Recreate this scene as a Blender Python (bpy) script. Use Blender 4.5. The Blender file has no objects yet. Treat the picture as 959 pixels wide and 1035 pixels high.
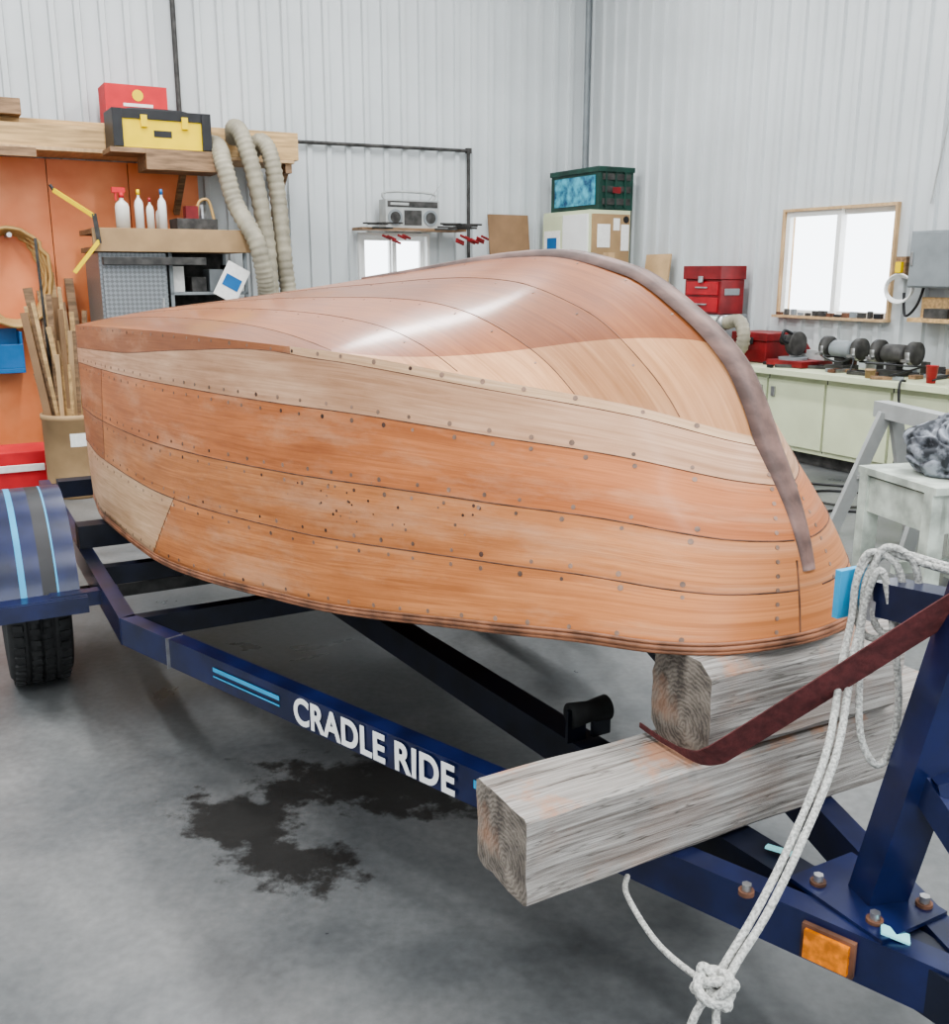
import bpy, bmesh, math, random
from mathutils import Vector, Matrix, noise
random.seed(7)
rnd=random.uniform
# ------------------------------------------------------------------ frames
WORLD=(0.0,0.0,0.0)
ROOM=(1.25,11.6,math.atan2(.491,.871))       # x along back wall, y along right wall, corner = origin
TRL=(0.50,1.41,math.atan2(.48,.877))         # trailer: x across, y rearwards
BOAT=(0.65,1.78,math.atan2(.544,.839))       # boat: x to starboard, y sternwards
# ------------------------------------------------------------------ materials
def _n(nt,t,**k):
    n=nt.nodes.new(t)
    for a,b in k.items(): setattr(n,a,b)
    return n
def mat(name,col,rough=.5,metal=0,var=.12,scale=6,bump=0.0,stretch=(1,1,1),coat=0,col2=None,detail=4,lo=.35,hi=.65,emis=0):
    m=bpy.data.materials.new(name); m.use_nodes=True; nt=m.node_tree
    p=nt.nodes['Principled BSDF']
    tc=_n(nt,'ShaderNodeTexCoord'); mp=_n(nt,'ShaderNodeMapping'); nz=_n(nt,'ShaderNodeTexNoise'); cr=_n(nt,'ShaderNodeValToRGB')
    mp.inputs['Scale'].default_value=[scale*q for q in stretch]
    nz.inputs['Scale'].default_value=1; nz.inputs['Detail'].default_value=detail
    nt.links.new(tc.outputs['Object'],mp.inputs[0]); nt.links.new(mp.outputs[0],nz.inputs['Vector']); nt.links.new(nz.outputs['Fac'],cr.inputs[0])
    c1=[max(0,x*(1-var)) for x in col]; c2=col2 if col2 else [min(1,x*(1+var)) for x in col]
    cr.color_ramp.elements[0].position=lo; cr.color_ramp.elements[1].position=hi
    cr.color_ramp.elements[0].color=(*c1,1); cr.color_ramp.elements[1].color=(*c2,1)
    nt.links.new(cr.outputs[0],p.inputs['Base Color'])
    p.inputs['Roughness'].default_value=rough; p.inputs['Metallic'].default_value=metal; p.inputs['Coat Weight'].default_value=coat
    p.inputs['Coat Roughness'].default_value=.15
    if bump:
        b=_n(nt,'ShaderNodeBump'); b.inputs['Strength'].default_value=bump; b.inputs['Distance'].default_value=.01
        nt.links.new(nz.outputs['Fac'],b.inputs['Height']); nt.links.new(b.outputs[0],p.inputs['Normal'])
    return m
M={}
M['siding']=mat('painted_metal_siding',(.55,.575,.58),.42,var=.05,scale=1.2)
M['white']=mat('white_paint',(.8,.8,.78),.4,var=.03)
M['paper']=mat('paper',(.80,.79,.76),.8,var=.05,scale=30)
M['black']=mat('black_plastic',(.015,.015,.017),.45,var=.3)
M['dark']=mat('dark_grime',(.05,.048,.045),.6,var=.5,scale=14)
M['navy']=mat('navy_painted_steel',(.007,.012,.055),.30,var=.35,scale=9,coat=.3,bump=.03)
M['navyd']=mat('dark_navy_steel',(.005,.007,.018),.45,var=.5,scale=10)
M['cyan']=mat('cyan_stripe_decal',(.04,.32,.56),.35,var=.1)
M['steel']=mat('galvanised_steel',(.45,.45,.45),.35,metal=.9,var=.2,scale=20)
M['grey']=mat('grey_paint',(.22,.24,.25),.5,var=.1)
M['lgrey']=mat('light_grey_paint',(.38,.39,.38),.5,var=.1)
M['orange']=mat('orange_painted_panel',(.78,.20,.06),.42,var=.10,scale=1.6,col2=(.92,.34,.15))
M['red']=mat('red_paint',(.38,.015,.02),.4,var=.2)
M['dkred']=mat('dark_red_paint',(.20,.012,.014),.45,var=.3)
M['redbox']=mat('red_print_card',(.58,.025,.03),.6,var=.1)
M['yellow']=mat('yellow_plastic',(.85,.60,.005),.4,var=.06)
M['pine']=mat('pine_lumber',(.50,.33,.16),.6,var=.25,scale=5,stretch=(.6,8,8),bump=.1)
M['oldwood']=mat('old_brown_wood',(.24,.15,.085),.7,var=.35,scale=5,stretch=(1,8,8),bump=.15)
M['ply']=mat('plywood',(.50,.34,.19),.6,var=.15,scale=4,stretch=(6,1,1))
M['brownply']=mat('brown_hardboard',(.25,.15,.08),.6,var=.15,scale=4)
M['hose']=mat('corrugated_vacuum_hose',(.32,.29,.22),.55,var=.2)
M['coil']=mat('tan_air_hose',(.52,.33,.13),.45,var=.1)
M['card']=mat('cardboard',(.36,.24,.13),.8,var=.1)
M['cream']=mat('cream_green_cabinet_paint',(.60,.64,.44),.45,var=.06,scale=3)
M['greendk']=mat('dark_green_plastic',(.012,.05,.036),.4,var=.3)
M['mint']=mat('pale_green_white_paint',(.46,.50,.44),.6,var=.3,scale=9)
M['rubber']=mat('tyre_rubber',(.020,.020,.020),.75,var=.3,scale=20,bump=.2)
M['rope']=mat('grey_braided_rope',(.42,.415,.39),.85,var=.35,scale=200,bump=.6)
M['strap']=mat('maroon_webbing_strap',(.085,.020,.020),.8,var=.25,scale=60,bump=.3)
M['reflector']=mat('amber_reflector',(.62,.18,.01),.2,var=.35,scale=60,coat=.6)
M['aqua']=mat('aquarium_picture',(.01,.12,.30),.25,scale=9,col2=(.10,.50,.65),var=.5,coat=.3,detail=6)
M['blue']=mat('blue_plastic',(.02,.14,.36),.4)
M['camo']=mat('patterned_cloth',(.045,.05,.06),.7,scale=15,col2=(.30,.32,.36),var=.3,lo=.42,hi=.60,bump=.3)
M['seam']=mat('caulked_seam',(.13,.06,.035),.7,var=.5,scale=20)
M['plug']=mat('screw_plug',(.20,.125,.09),.5,var=.5,scale=25)
M['hole']=mat('dark_screw_hole',(.07,.035,.025),.6,var=.5,scale=25)
M['stem']=mat('weathered_stem_band',(.14,.082,.068),.5,var=.45,scale=7,stretch=(3,1,3),bump=.1)
M['rub']=mat('laminated_gunwale',(.22,.095,.05),.5,var=.5,scale=12)
M['bottle']=mat('milky_bottle_plastic',(.72,.70,.64),.3,var=.05)
M['rust']=mat('rust_brown_steel',(.13,.06,.035),.7,var=.5,scale=15)
M['tape']=mat('teal_tape_scrap',(.25,.60,.62),.6,var=.2)

def diamond():
    m=mat('diamond_plate',(.30,.32,.33),.4,metal=.6,var=.1); nt=m.node_tree
    tc=nt.nodes['Texture Coordinate']; v=_n(nt,'ShaderNodeTexChecker'); mp=_n(nt,'ShaderNodeMapping')
    mp.inputs['Rotation'].default_value=(0,math.radians(45),0); v.inputs['Scale'].default_value=40
    v.inputs[1].default_value=(.31,.33,.34,1); v.inputs[2].default_value=(.21,.22,.23,1)
    nt.links.new(tc.outputs['Object'],mp.inputs[0]); nt.links.new(mp.outputs[0],v.inputs[0])
    nt.links.new(v.outputs[0],nt.nodes['Principled BSDF'].inputs['Base Color']); return m
M['diamond']=diamond()

def timber(name,end=False):
    m=bpy.data.materials.new(name); m.use_nodes=True; nt=m.node_tree; p=nt.nodes['Principled BSDF']; L=nt.links
    tc=_n(nt,'ShaderNodeTexCoord'); mp=_n(nt,'ShaderNodeMapping'); L.new(tc.outputs['Object'],mp.inputs[0])
    if end:
        w=_n(nt,'ShaderNodeTexWave',wave_type='RINGS',rings_direction='X'); w.inputs['Scale'].default_value=34; w.inputs['Distortion'].default_value=7; w.inputs['Detail'].default_value=4; w.inputs['Detail Scale'].default_value=2
        mp.inputs['Location'].default_value=(0,-.07,-.05); L.new(mp.outputs[0],w.inputs[0])
        ne=_n(nt,'ShaderNodeTexNoise'); ne.inputs['Scale'].default_value=28; ne.inputs['Detail'].default_value=7; L.new(tc.outputs['Object'],ne.inputs['Vector'])
        av=_n(nt,'ShaderNodeMix',data_type='FLOAT'); av.inputs['Factor'].default_value=.84; L.new(w.outputs['Fac'],av.inputs['A']); L.new(ne.outputs['Fac'],av.inputs['B'])
        out=av.outputs['Result']; cols=((.085,.07,.06),(.25,.215,.18))
    else:
        mp.inputs['Scale'].default_value=(3.2,130,130); w=_n(nt,'ShaderNodeTexNoise'); w.inputs['Scale'].default_value=1; w.inputs['Detail'].default_value=8; w.inputs['Roughness'].default_value=.62; w.inputs['Distortion'].default_value=.25
        L.new(mp.outputs[0],w.inputs['Vector']); out=w.outputs['Fac']; cols=((.15,.13,.115),(.37,.35,.325))
    cr=_n(nt,'ShaderNodeValToRGB'); cr.color_ramp.elements[0].position=.34; cr.color_ramp.elements[1].position=.64
    cr.color_ramp.elements[0].color=(*cols[0],1); cr.color_ramp.elements[1].color=(*cols[1],1); L.new(out,cr.inputs[0])
    n2=_n(nt,'ShaderNodeTexNoise'); n2.inputs['Scale'].default_value=6; n2.inputs['Detail'].default_value=8; n2.inputs['Roughness'].default_value=.6; L.new(tc.outputs['Object'],n2.inputs['Vector'])
    r2=_n(nt,'ShaderNodeValToRGB'); r2.color_ramp.elements[0].position=.50 if not end else .54; r2.color_ramp.elements[1].position=.60 if not end else .66; L.new(n2.outputs['Fac'],r2.inputs[0])
    mx=_n(nt,'ShaderNodeMix',data_type='RGBA'); mx.inputs['B'].default_value=(.40,.20,.115,1)
    g=_n(nt,'ShaderNodeNewGeometry'); sx=_n(nt,'ShaderNodeSeparateXYZ'); L.new(g.outputs['Normal'],sx.inputs[0])
    mr=_n(nt,'ShaderNodeMapRange'); mr.inputs['From Min'].default_value=.0; mr.inputs['From Max'].default_value=.8; mr.inputs['To Min'].default_value=.10 if not end else .4; mr.inputs['To Max'].default_value=.85; L.new(sx.outputs['Z'],mr.inputs[0])
    mul=_n(nt,'ShaderNodeMath',operation='MULTIPLY'); L.new(r2.outputs[0],mul.inputs[0]); L.new(mr.outputs[0],mul.inputs[1])
    L.new(mul.outputs[0],mx.inputs['Factor']); L.new(cr.outputs[0],mx.inputs['A'])
    mp3=_n(nt,'ShaderNodeMapping'); mp3.inputs['Scale'].default_value=(1.4,34,34); L.new(tc.outputs['Object'],mp3.inputs[0])
    n3=_n(nt,'ShaderNodeTexNoise'); n3.inputs['Scale'].default_value=1; n3.inputs['Detail'].default_value=4; L.new(mp3.outputs[0],n3.inputs['Vector'])
    r3=_n(nt,'ShaderNodeValToRGB'); e=r3.color_ramp.elements; e[0].position=.490; e[0].color=(1,1,1,1); e[1].position=.510; e[1].color=(1,1,1,1); k=e.new(.5); k.color=(.12,.10,.08,1); L.new(n3.outputs['Fac'],r3.inputs[0])
    m3=_n(nt,'ShaderNodeMix',data_type='RGBA',blend_type='MULTIPLY'); m3.inputs['Factor'].default_value=0 if end else .65; L.new(mx.outputs['Result'],m3.inputs['A']); L.new(r3.outputs[0],m3.inputs['B'])
    L.new(m3.outputs['Result'],p.inputs['Base Color'])
    b=_n(nt,'ShaderNodeBump'); b.inputs['Strength'].default_value=.7; b.inputs['Distance'].default_value=.005; L.new(out,b.inputs['Height']); L.new(b.outputs[0],p.inputs['Normal'])
    p.inputs['Roughness'].default_value=.8; return m
M['timber']=timber('weathered_timber'); M['timber_end']=timber('timber_end_grain',True)

def planking(name,rough,coat,planks=False):
    m=bpy.data.materials.new(name); m.use_nodes=True; nt=m.node_tree; p=nt.nodes['Principled BSDF']; L=nt.links
    at=_n(nt,'ShaderNodeAttribute',attribute_name='Col'); uv=_n(nt,'ShaderNodeUVMap'); uv.uv_map='UVMap'
    mp=_n(nt,'ShaderNodeMapping'); mp.inputs['Scale'].default_value=(2.6,80,1); L.new(uv.outputs[0],mp.inputs[0])
    nz=_n(nt,'ShaderNodeTexNoise'); nz.inputs['Scale'].default_value=1; nz.inputs['Detail'].default_value=6; nz.inputs['Distortion'].default_value=1.4; L.new(mp.outputs[0],nz.inputs['Vector'])
    r=_n(nt,'ShaderNodeValToRGB'); r.color_ramp.elements[0].position=.3; r.color_ramp.elements[1].position=.68
    r.color_ramp.elements[0].color=(.72,.65,.58,1); r.color_ramp.elements[1].color=(1.0,1.0,1.0,1); L.new(nz.outputs['Fac'],r.inputs[0])
    n2=_n(nt,'ShaderNodeTexNoise'); n2.inputs['Scale'].default_value=2.4; n2.inputs['Detail'].default_value=8; n2.inputs['Roughness'].default_value=.62; mp2=_n(nt,'ShaderNodeMapping'); mp2.inputs['Scale'].default_value=(1,3.4,1)
    L.new(uv.outputs[0],mp2.inputs[0]); L.new(mp2.outputs[0],n2.inputs['Vector'])
    r2=_n(nt,'ShaderNodeValToRGB'); r2.color_ramp.elements[0].position=.36; r2.color_ramp.elements[1].position=.62
    r2.color_ramp.elements[0].color=(.78,.70,.63,1); r2.color_ramp.elements[1].color=(1.0,1.0,1.0,1); L.new(n2.outputs['Fac'],r2.inputs[0])
    a=_n(nt,'ShaderNodeMix',data_type='RGBA',blend_type='MULTIPLY'); a.inputs['Factor'].default_value=1; L.new(at.outputs['Color'],a.inputs['A']); L.new(r.outputs[0],a.inputs['B'])
    b=_n(nt,'ShaderNodeMix',data_type='RGBA',blend_type='MULTIPLY'); b.inputs['Factor'].default_value=1; L.new(a.outputs['Result'],b.inputs['A']); L.new(r2.outputs[0],b.inputs['B'])
    res=b.outputs['Result']
    # sanded-back, bleached patches
    n4=_n(nt,'ShaderNodeTexNoise'); n4.inputs['Scale'].default_value=1.7; n4.inputs['Detail'].default_value=9; n4.inputs['Roughness'].default_value=.68
    mp4=_n(nt,'ShaderNodeMapping'); mp4.inputs['Scale'].default_value=(1.2,4.5,1); mp4.inputs['Location'].default_value=(3.3,1.7,0); L.new(uv.outputs[0],mp4.inputs[0]); L.new(mp4.outputs[0],n4.inputs['Vector'])
    r4=_n(nt,'ShaderNodeMapRange'); r4.inputs['From Min'].default_value=.50; r4.inputs['From Max'].default_value=.68; r4.inputs['To Max'].default_value=.45; L.new(n4.outputs['Fac'],r4.inputs[0])
    m4=_n(nt,'ShaderNodeMix',data_type='RGBA'); m4.inputs['B'].default_value=(.60,.37,.24,1); L.new(r4.outputs[0],m4.inputs['Factor']); L.new(res,m4.inputs['A'])
    if not planks: res=m4.outputs['Result']
    if planks:
        sp=_n(nt,'ShaderNodeSeparateXYZ'); L.new(uv.outputs[0],sp.inputs[0])
        dv=_n(nt,'ShaderNodeMath',operation='DIVIDE'); dv.inputs[1].default_value=.125; L.new(sp.outputs['Y'],dv.inputs[0])
        fl=_n(nt,'ShaderNodeMath',operation='FLOOR'); L.new(dv.outputs[0],fl.inputs[0])
        wn=_n(nt,'ShaderNodeTexWhiteNoise',noise_dimensions='1D'); L.new(fl.outputs[0],wn.inputs['W'])
        mr=_n(nt,'ShaderNodeMapRange'); mr.inputs['To Min'].default_value=.78; mr.inputs['To Max'].default_value=1.15; L.new(wn.outputs['Value'],mr.inputs[0])
        sc=_n(nt,'ShaderNodeVectorMath',operation='SCALE'); L.new(res,sc.inputs[0]); L.new(mr.outputs[0],sc.inputs['Scale']); res=sc.outputs[0]
    L.new(res,p.inputs['Base Color'])
    rr=_n(nt,'ShaderNodeMapRange'); rr.inputs['To Min'].default_value=rough-.08; rr.inputs['To Max'].default_value=rough+.1; L.new(n2.outputs['Fac'],rr.inputs[0]); L.new(rr.outputs[0],p.inputs['Roughness'])
    p.inputs['Coat Weight'].default_value=coat; p.inputs['Coat Roughness'].default_value=.14; p.inputs['Specular IOR Level'].default_value=.35
    bp=_n(nt,'ShaderNodeBump'); bp.inputs['Strength'].default_value=.10; bp.inputs['Distance'].default_value=.003; L.new(nz.outputs['Fac'],bp.inputs['Height']); L.new(bp.outputs[0],p.inputs['Normal'])
    return m
M['side']=planking('mahogany_side_planking',.46,.05); M['bottom']=planking('varnished_bottom_planking',.36,.30,True)

def concrete():
    m=bpy.data.materials.new('stained_concrete'); m.use_nodes=True; nt=m.node_tree; p=nt.nodes['Principled BSDF']; L=nt.links
    g=_n(nt,'ShaderNodeNewGeometry')
    n1=_n(nt,'ShaderNodeTexNoise'); n1.inputs['Scale'].default_value=1.2; n1.inputs['Detail'].default_value=10; n1.inputs['Roughness'].default_value=.60; n1.inputs['Distortion'].default_value=.4; L.new(g.outputs['Position'],n1.inputs['Vector'])
    r=_n(nt,'ShaderNodeValToRGB'); e=r.color_ramp.elements; e[0].position=.32; e[1].position=.70; e[0].color=(.060,.064,.068,1); e[1].color=(.19,.19,.186,1)
    x=e.new(.5); x.color=(.118,.122,.123,1); L.new(n1.outputs['Fac'],r.inputs[0])
    nf=_n(nt,'ShaderNodeTexNoise'); nf.inputs['Scale'].default_value=38; nf.inputs['Detail'].default_value=6; L.new(g.outputs['Position'],nf.inputs['Vector'])
    rf=_n(nt,'ShaderNodeMapRange'); rf.inputs['From Min'].default_value=.3; rf.inputs['From Max'].default_value=.7; rf.inputs['To Min'].default_value=.88; rf.inputs['To Max'].default_value=1.12; L.new(nf.outputs['Fac'],rf.inputs[0])
    mf=_n(nt,'ShaderNodeVectorMath',operation='SCALE'); L.new(r.outputs[0],mf.inputs[0]); L.new(rf.outputs[0],mf.inputs['Scale'])
    nd=_n(nt,'ShaderNodeTexNoise'); nd.inputs['Scale'].default_value=10; nd.inputs['Detail'].default_value=8; nd.inputs['Roughness'].default_value=.65; L.new(g.outputs['Position'],nd.inputs['Vector'])
    prev=None
    for (cx,cy,rx,ry,ang) in [(-.28,2.70,.36,.14,-.25),(-.66,2.50,.20,.12,-.6),(-.47,2.29,.18,.10,-.2),(-.55,2.66,.10,.09,0)]:
        mp=_n(nt,'ShaderNodeMapping'); mp.vector_type='TEXTURE'; mp.inputs['Location'].default_value=(cx,cy,0); mp.inputs['Rotation'].default_value=(0,0,ang); mp.inputs['Scale'].default_value=(rx,ry,1)
        L.new(g.outputs['Position'],mp.inputs[0]); ln=_n(nt,'ShaderNodeVectorMath',operation='LENGTH'); L.new(mp.outputs[0],ln.inputs[0])
        if prev is None: prev=ln.outputs['Value']
        else:
            mi=_n(nt,'ShaderNodeMath',operation='MINIMUM'); L.new(prev,mi.inputs[0]); L.new(ln.outputs['Value'],mi.inputs[1]); prev=mi.outputs[0]
    ma=_n(nt,'ShaderNodeMath',operation='MULTIPLY_ADD'); ma.inputs[1].default_value=3.2; L.new(nd.outputs['Fac'],ma.inputs[0]); L.new(prev,ma.inputs[2])
    mr=_n(nt,'ShaderNodeMapRange'); mr.inputs['From Min'].default_value=2.35; mr.inputs['From Max'].default_value=2.72; mr.inputs['To Min'].default_value=.85; mr.inputs['To Max'].default_value=0; L.new(ma.outputs[0],mr.inputs[0])
    mx=_n(nt,'ShaderNodeMix',data_type='RGBA'); mx.inputs['B'].default_value=(.018,.016,.014,1); L.new(mr.outputs[0],mx.inputs['Factor']); L.new(mf.outputs[0],mx.inputs['A']); L.new(mx.outputs['Result'],p.inputs['Base Color'])
    ro=_n(nt,'ShaderNodeMapRange'); ro.inputs['From Min'].default_value=.3; ro.inputs['From Max'].default_value=.7; ro.inputs['To Min'].default_value=.22; ro.inputs['To Max'].default_value=.48; L.new(n1.outputs['Fac'],ro.inputs[0]); L.new(ro.outputs[0],p.inputs['Roughness'])
    b=_n(nt,'ShaderNodeBump'); b.inputs['Strength'].default_value=.08; b.inputs['Distance'].default_value=.004; L.new(nf.outputs['Fac'],b.inputs['Height']); L.new(b.outputs[0],p.inputs['Normal'])
    return m
M['floor']=concrete()

# ------------------------------------------------------------------ mesh builder
V=Vector
class MB:
    def __init__(s,name): s.name=name; s.v=[]; s.f=[]; s.m=[]; s.sm=[]; s.mats=[]
    def mi(s,m):
        m=M[m] if isinstance(m,str) else m
        if m not in s.mats: s.mats.append(m)
        return s.mats.index(m)
    def add(s,vs,fs,m,sm=False):
        o=len(s.v); i=s.mi(m); s.v+= [V(q) for q in vs]
        for f in fs: s.f.append([o+k for k in f]); s.m.append(i); s.sm.append(sm)
    def box(s,c,d,m,rot=(0,0,0)):
        R=Matrix.Rotation(rot[2],3,'Z')@Matrix.Rotation(rot[1],3,'Y')@Matrix.Rotation(rot[0],3,'X'); c=V(c)
        vs=[c+R@V((d[0]/2*a,d[1]/2*b,d[2]/2*e)) for a in(-1,1) for b in(-1,1) for e in(-1,1)]
        s.add(vs,[(0,1,3,2),(4,6,7,5),(0,4,5,1),(2,3,7,6),(0,2,6,4),(1,5,7,3)],m)
    def bb(s,x0,x1,y0,y1,z0,z1,m): s.box(((x0+x1)/2,(y0+y1)/2,(z0+z1)/2),(abs(x1-x0),abs(y1-y0),abs(z1-z0)),m)
    def beam(s,p0,p1,w,h,m,up=(0,0,1)):
        s.sweep([p0,p1],[(-w/2,-h/2),(w/2,-h/2),(w/2,h/2),(-w/2,h/2)],m,up)
    def sweep(s,pts,prof,m,up=(0,0,1),closed=False,sm=False):
        pts=[V(p) for p in pts]; up=V(up); n=len(pts); vs=[]; k=len(prof)
        for i,p in enumerate(pts):
            a=pts[max(0,i-1)] if not closed else pts[i-1]; b=pts[min(n-1,i+1)] if not closed else pts[(i+1)%n]
            d=(b-a).normalized(); x=d.cross(up).normalized(); y=x.cross(d).normalized()
            vs+=[p+x*q[0]+y*q[1] for q in prof]
        fs=[]; nn=n if closed else n-1
        for i in range(nn):
            for j in range(k):
                a=i*k+j; b=i*k+(j+1)%k; c=((i+1)%n)*k+(j+1)%k; d=((i+1)%n)*k+j; fs.append((a,b,c,d))
        s.add(vs,fs,m,sm)
        if not closed: s.add(vs[:k],[tuple(range(k))[::-1]],m); s.add(vs[-k:],[tuple(range(k))],m)
    def tube(s,pts,r,m,seg=10,rf=None,closed=False):
        pts=[V(p) for p in pts]; n=len(pts); 
        d0=((pts[1]-pts[0]).normalized()); u=d0.orthogonal().normalized(); vs=[]
        for i,p in enumerate(pts):
            a=pts[i-1] if (closed or i>0) else pts[0]; b=pts[(i+1)%n] if (closed or i<n-1) else pts[-1]
            d=(b-a).normalized(); u=(u-d*u.dot(d)).normalized(); w=d.cross(u); rr=rf(i/(n-1)) if rf else r
            vs+=[p+(u*math.cos(2*math.pi*j/seg)+w*math.sin(2*math.pi*j/seg))*rr for j in range(seg)]
        fs=[]
        for i in range(n if closed else n-1):
            for j in range(seg):
                fs.append((i*seg+j,i*seg+(j+1)%seg,((i+1)%n)*seg+(j+1)%seg,((i+1)%n)*seg+j))
        s.add(vs,fs,m,True)
        if not closed: s.add(vs[:seg],[tuple(range(seg))[::-1]],m); s.add(vs[-seg:],[tuple(range(seg))],m)
    def cyl(s,p0,p1,r,m,r1=None,seg=20):
        s.tube([p0,p1],r,m,seg,rf=(lambda t:r+(r1-r)*t) if r1 is not None else None)
    def lathe(s,c,prof,m,axis='Z',seg=28):
        c=V(c); R={'Z':Matrix.Identity(3),'X':Matrix.Rotation(math.pi/2,3,'Y'),'Y':Matrix.Rotation(-math.pi/2,3,'X')}[axis]
        vs=[]
        for r,h in prof:
            for j in range(seg): vs.append(c+R@V((r*math.cos(2*math.pi*j/seg),r*math.sin(2*math.pi*j/seg),h)))
        n=len(prof); fs=[]
        for i in range(n-1):
            for j in range(seg): fs.append((i*seg+j,i*seg+(j+1)%seg,(i+1)*seg+(j+1)%seg,(i+1)*seg+j))
        s.add(vs,fs,m,True)
    def disc(s,c,nrm,r,m,h=.0015,seg=8):
        nrm=V(nrm).normalized(); c=V(c); s.tube([c-nrm*h,c+nrm*h],r,m,seg)
    def done(s,frame=WORLD,bevel=0,shift=True,parent=None,fixn=True):
        lo=V([min(v[i] for v in s.v) for i in range(3)]); hi=V([max(v[i] for v in s.v) for i in range(3)])
        o=V(((lo[0]+hi[0])/2,(lo[1]+hi[1])/2,lo[2])) if shift else V((0,0,0))
        me=bpy.data.meshes.new(s.name); me.from_pydata([tuple(v-o) for v in s.v],[],s.f)
        for m in s.mats: me.materials.append(m)
        for i,p in enumerate(me.polygons): p.material_index=s.m[i]; p.use_smooth=s.sm[i]
        if fixn:
            bm=bmesh.new(); bm.from_mesh(me); bmesh.ops.recalc_face_normals(bm,faces=bm.faces); bm.to_mesh(me); bm.free()
        ob=bpy.data.objects.new(s.name,me); bpy.context.collection.objects.link(ob)
        F=Matrix.Translation((frame[0],frame[1],0))@Matrix.Rotation(frame[2],4,'Z')@Matrix.Translation(o)
        ob.matrix_world=F
        if parent: ob.parent=parent; ob.matrix_parent_inverse=parent.matrix_basis.inverted()
        if bevel:
            b=ob.modifiers.new('bevel','BEVEL'); b.width=bevel; b.segments=2; b.limit_method='ANGLE'; b.angle_limit=math.radians(50)
        return ob
def smooth_path(pts,n=8,closed=False):
    P=[V(p) for p in pts]; N=len(P); out=[]
    rng=N if closed else N-1
    for i in range(rng):
        p0=P[i-1] if (closed or i>0) else P[0]; p1=P[i]; p2=P[(i+1)%N]; p3=P[(i+2)%N] if (closed or i+2<N) else P[-1]
        for k in range(n):
            t=k/n; out.append(.5*((2*p1)+(p2-p0)*t+(2*p0-5*p1+4*p2-p3)*t*t+(-p0+3*p1-3*p2+p3)*t**3))
    if not closed: out.append(P[-1])
    return out
def interp(tab,x,sq=False):
    xs=[math.sqrt(a) if sq else a for a,_ in tab]; ys=[b for _,b in tab]; x=math.sqrt(max(x,0)) if sq else x
    n=len(xs); x=min(max(x,xs[0]),xs[-1])
    d=[(ys[i+1]-ys[i])/(xs[i+1]-xs[i]) for i in range(n-1)]
    m=[d[0]]+[0 if d[i-1]*d[i]<=0 else 2*d[i-1]*d[i]/(d[i-1]+d[i]) for i in range(1,n-1)]+[d[-1]]
    i=0
    while i<n-2 and x>xs[i+1]: i+=1
    h=xs[i+1]-xs[i]; t=(x-xs[i])/h
    return ys[i]*(2*t**3-3*t*t+1)+h*m[i]*(t**3-2*t*t+t)+ys[i+1]*(-2*t**3+3*t*t)+h*m[i+1]*(t**3-t*t)

# ------------------------------------------------------------------ ROOM SHELL
H=5.5
b=MB('floor'); b.bb(-10,.15,-13,.15,-.1,0,'floor'); b.done(ROOM)
b=MB('ceiling'); b.bb(-10.1,.15,-13.1,.15,H,H+.1,'white'); b.done(ROOM)
def ribwall(name,x0,x1,wins,sign,frame):
    b=MB(name); pitch=.2; prof=[(0,0),(.115,0),(.125,.03),(.17,.03),(.18,0)]
    xs=[]; x=x0
    while x<x1:
        for o,d in prof:
            if x+o<x1: xs.append(x+o)
        x+=pitch
    xs.append(x1)
    def dep(x):
        q=(x-x0)%pitch
        for i in range(len(prof)-1):
            if prof[i][0]<=q<=prof[i+1][0]: 
                t=(q-prof[i][0])/(prof[i+1][0]-prof[i][0]); return prof[i][1]*(1-t)+prof[i+1][1]*t
        return 0
    for w in wins: xs+=[w[0],w[1]]
    xs=sorted(set(round(q,5) for q in xs))
    for i in range(len(xs)-1):
        a,c=xs[i],xs[i+1]
        if c-a<1e-4: continue
        segs=[(0,H)]
        for w in wins:
            if a>=w[0]-1e-4 and c<=w[1]+1e-4: segs=[(0,w[2]),(w[3],H)]
        for z0,z1 in segs:
            if z1-z0<.01: continue
            b.add([(a,sign*dep(a),z0),(c,sign*dep(c),z0),(c,sign*dep(c),z1),(a,sign*dep(a),z1)],[(0,1,2,3)],'siding')
    return b.done(frame,fixn=False)
WB=(-2.75,-2.02,1.2,1.86); WR=(-4.14,-3.01,1.14,2.01)
ribwall('wall_back',-10,0,[WB],-1,ROOM)
ribwall('wall_right',-13,0,[WR],1,(ROOM[0],ROOM[1],ROOM[2]+math.pi/2))
b=MB('wall_left'); b.bb(-10.1,-10,-13,0,0,H,'siding'); b.done(ROOM)
b=MB('wall_front')   # wall behind the photographer; unseen door opening added to let in fill daylight
b.bb(-10,-9.0,-13.1,-13,0,H,'siding'); b.bb(-4.6,.1,-13.1,-13,0,H,'siding'); b.bb(-9.0,-4.6,-13.1,-13,3.6,H,'siding'); b.done(ROOM)
b=MB('trim_1'); b.bb(-.06,0.0,-.06,0.0,0,H,'grey'); b.done(ROOM)
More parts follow.
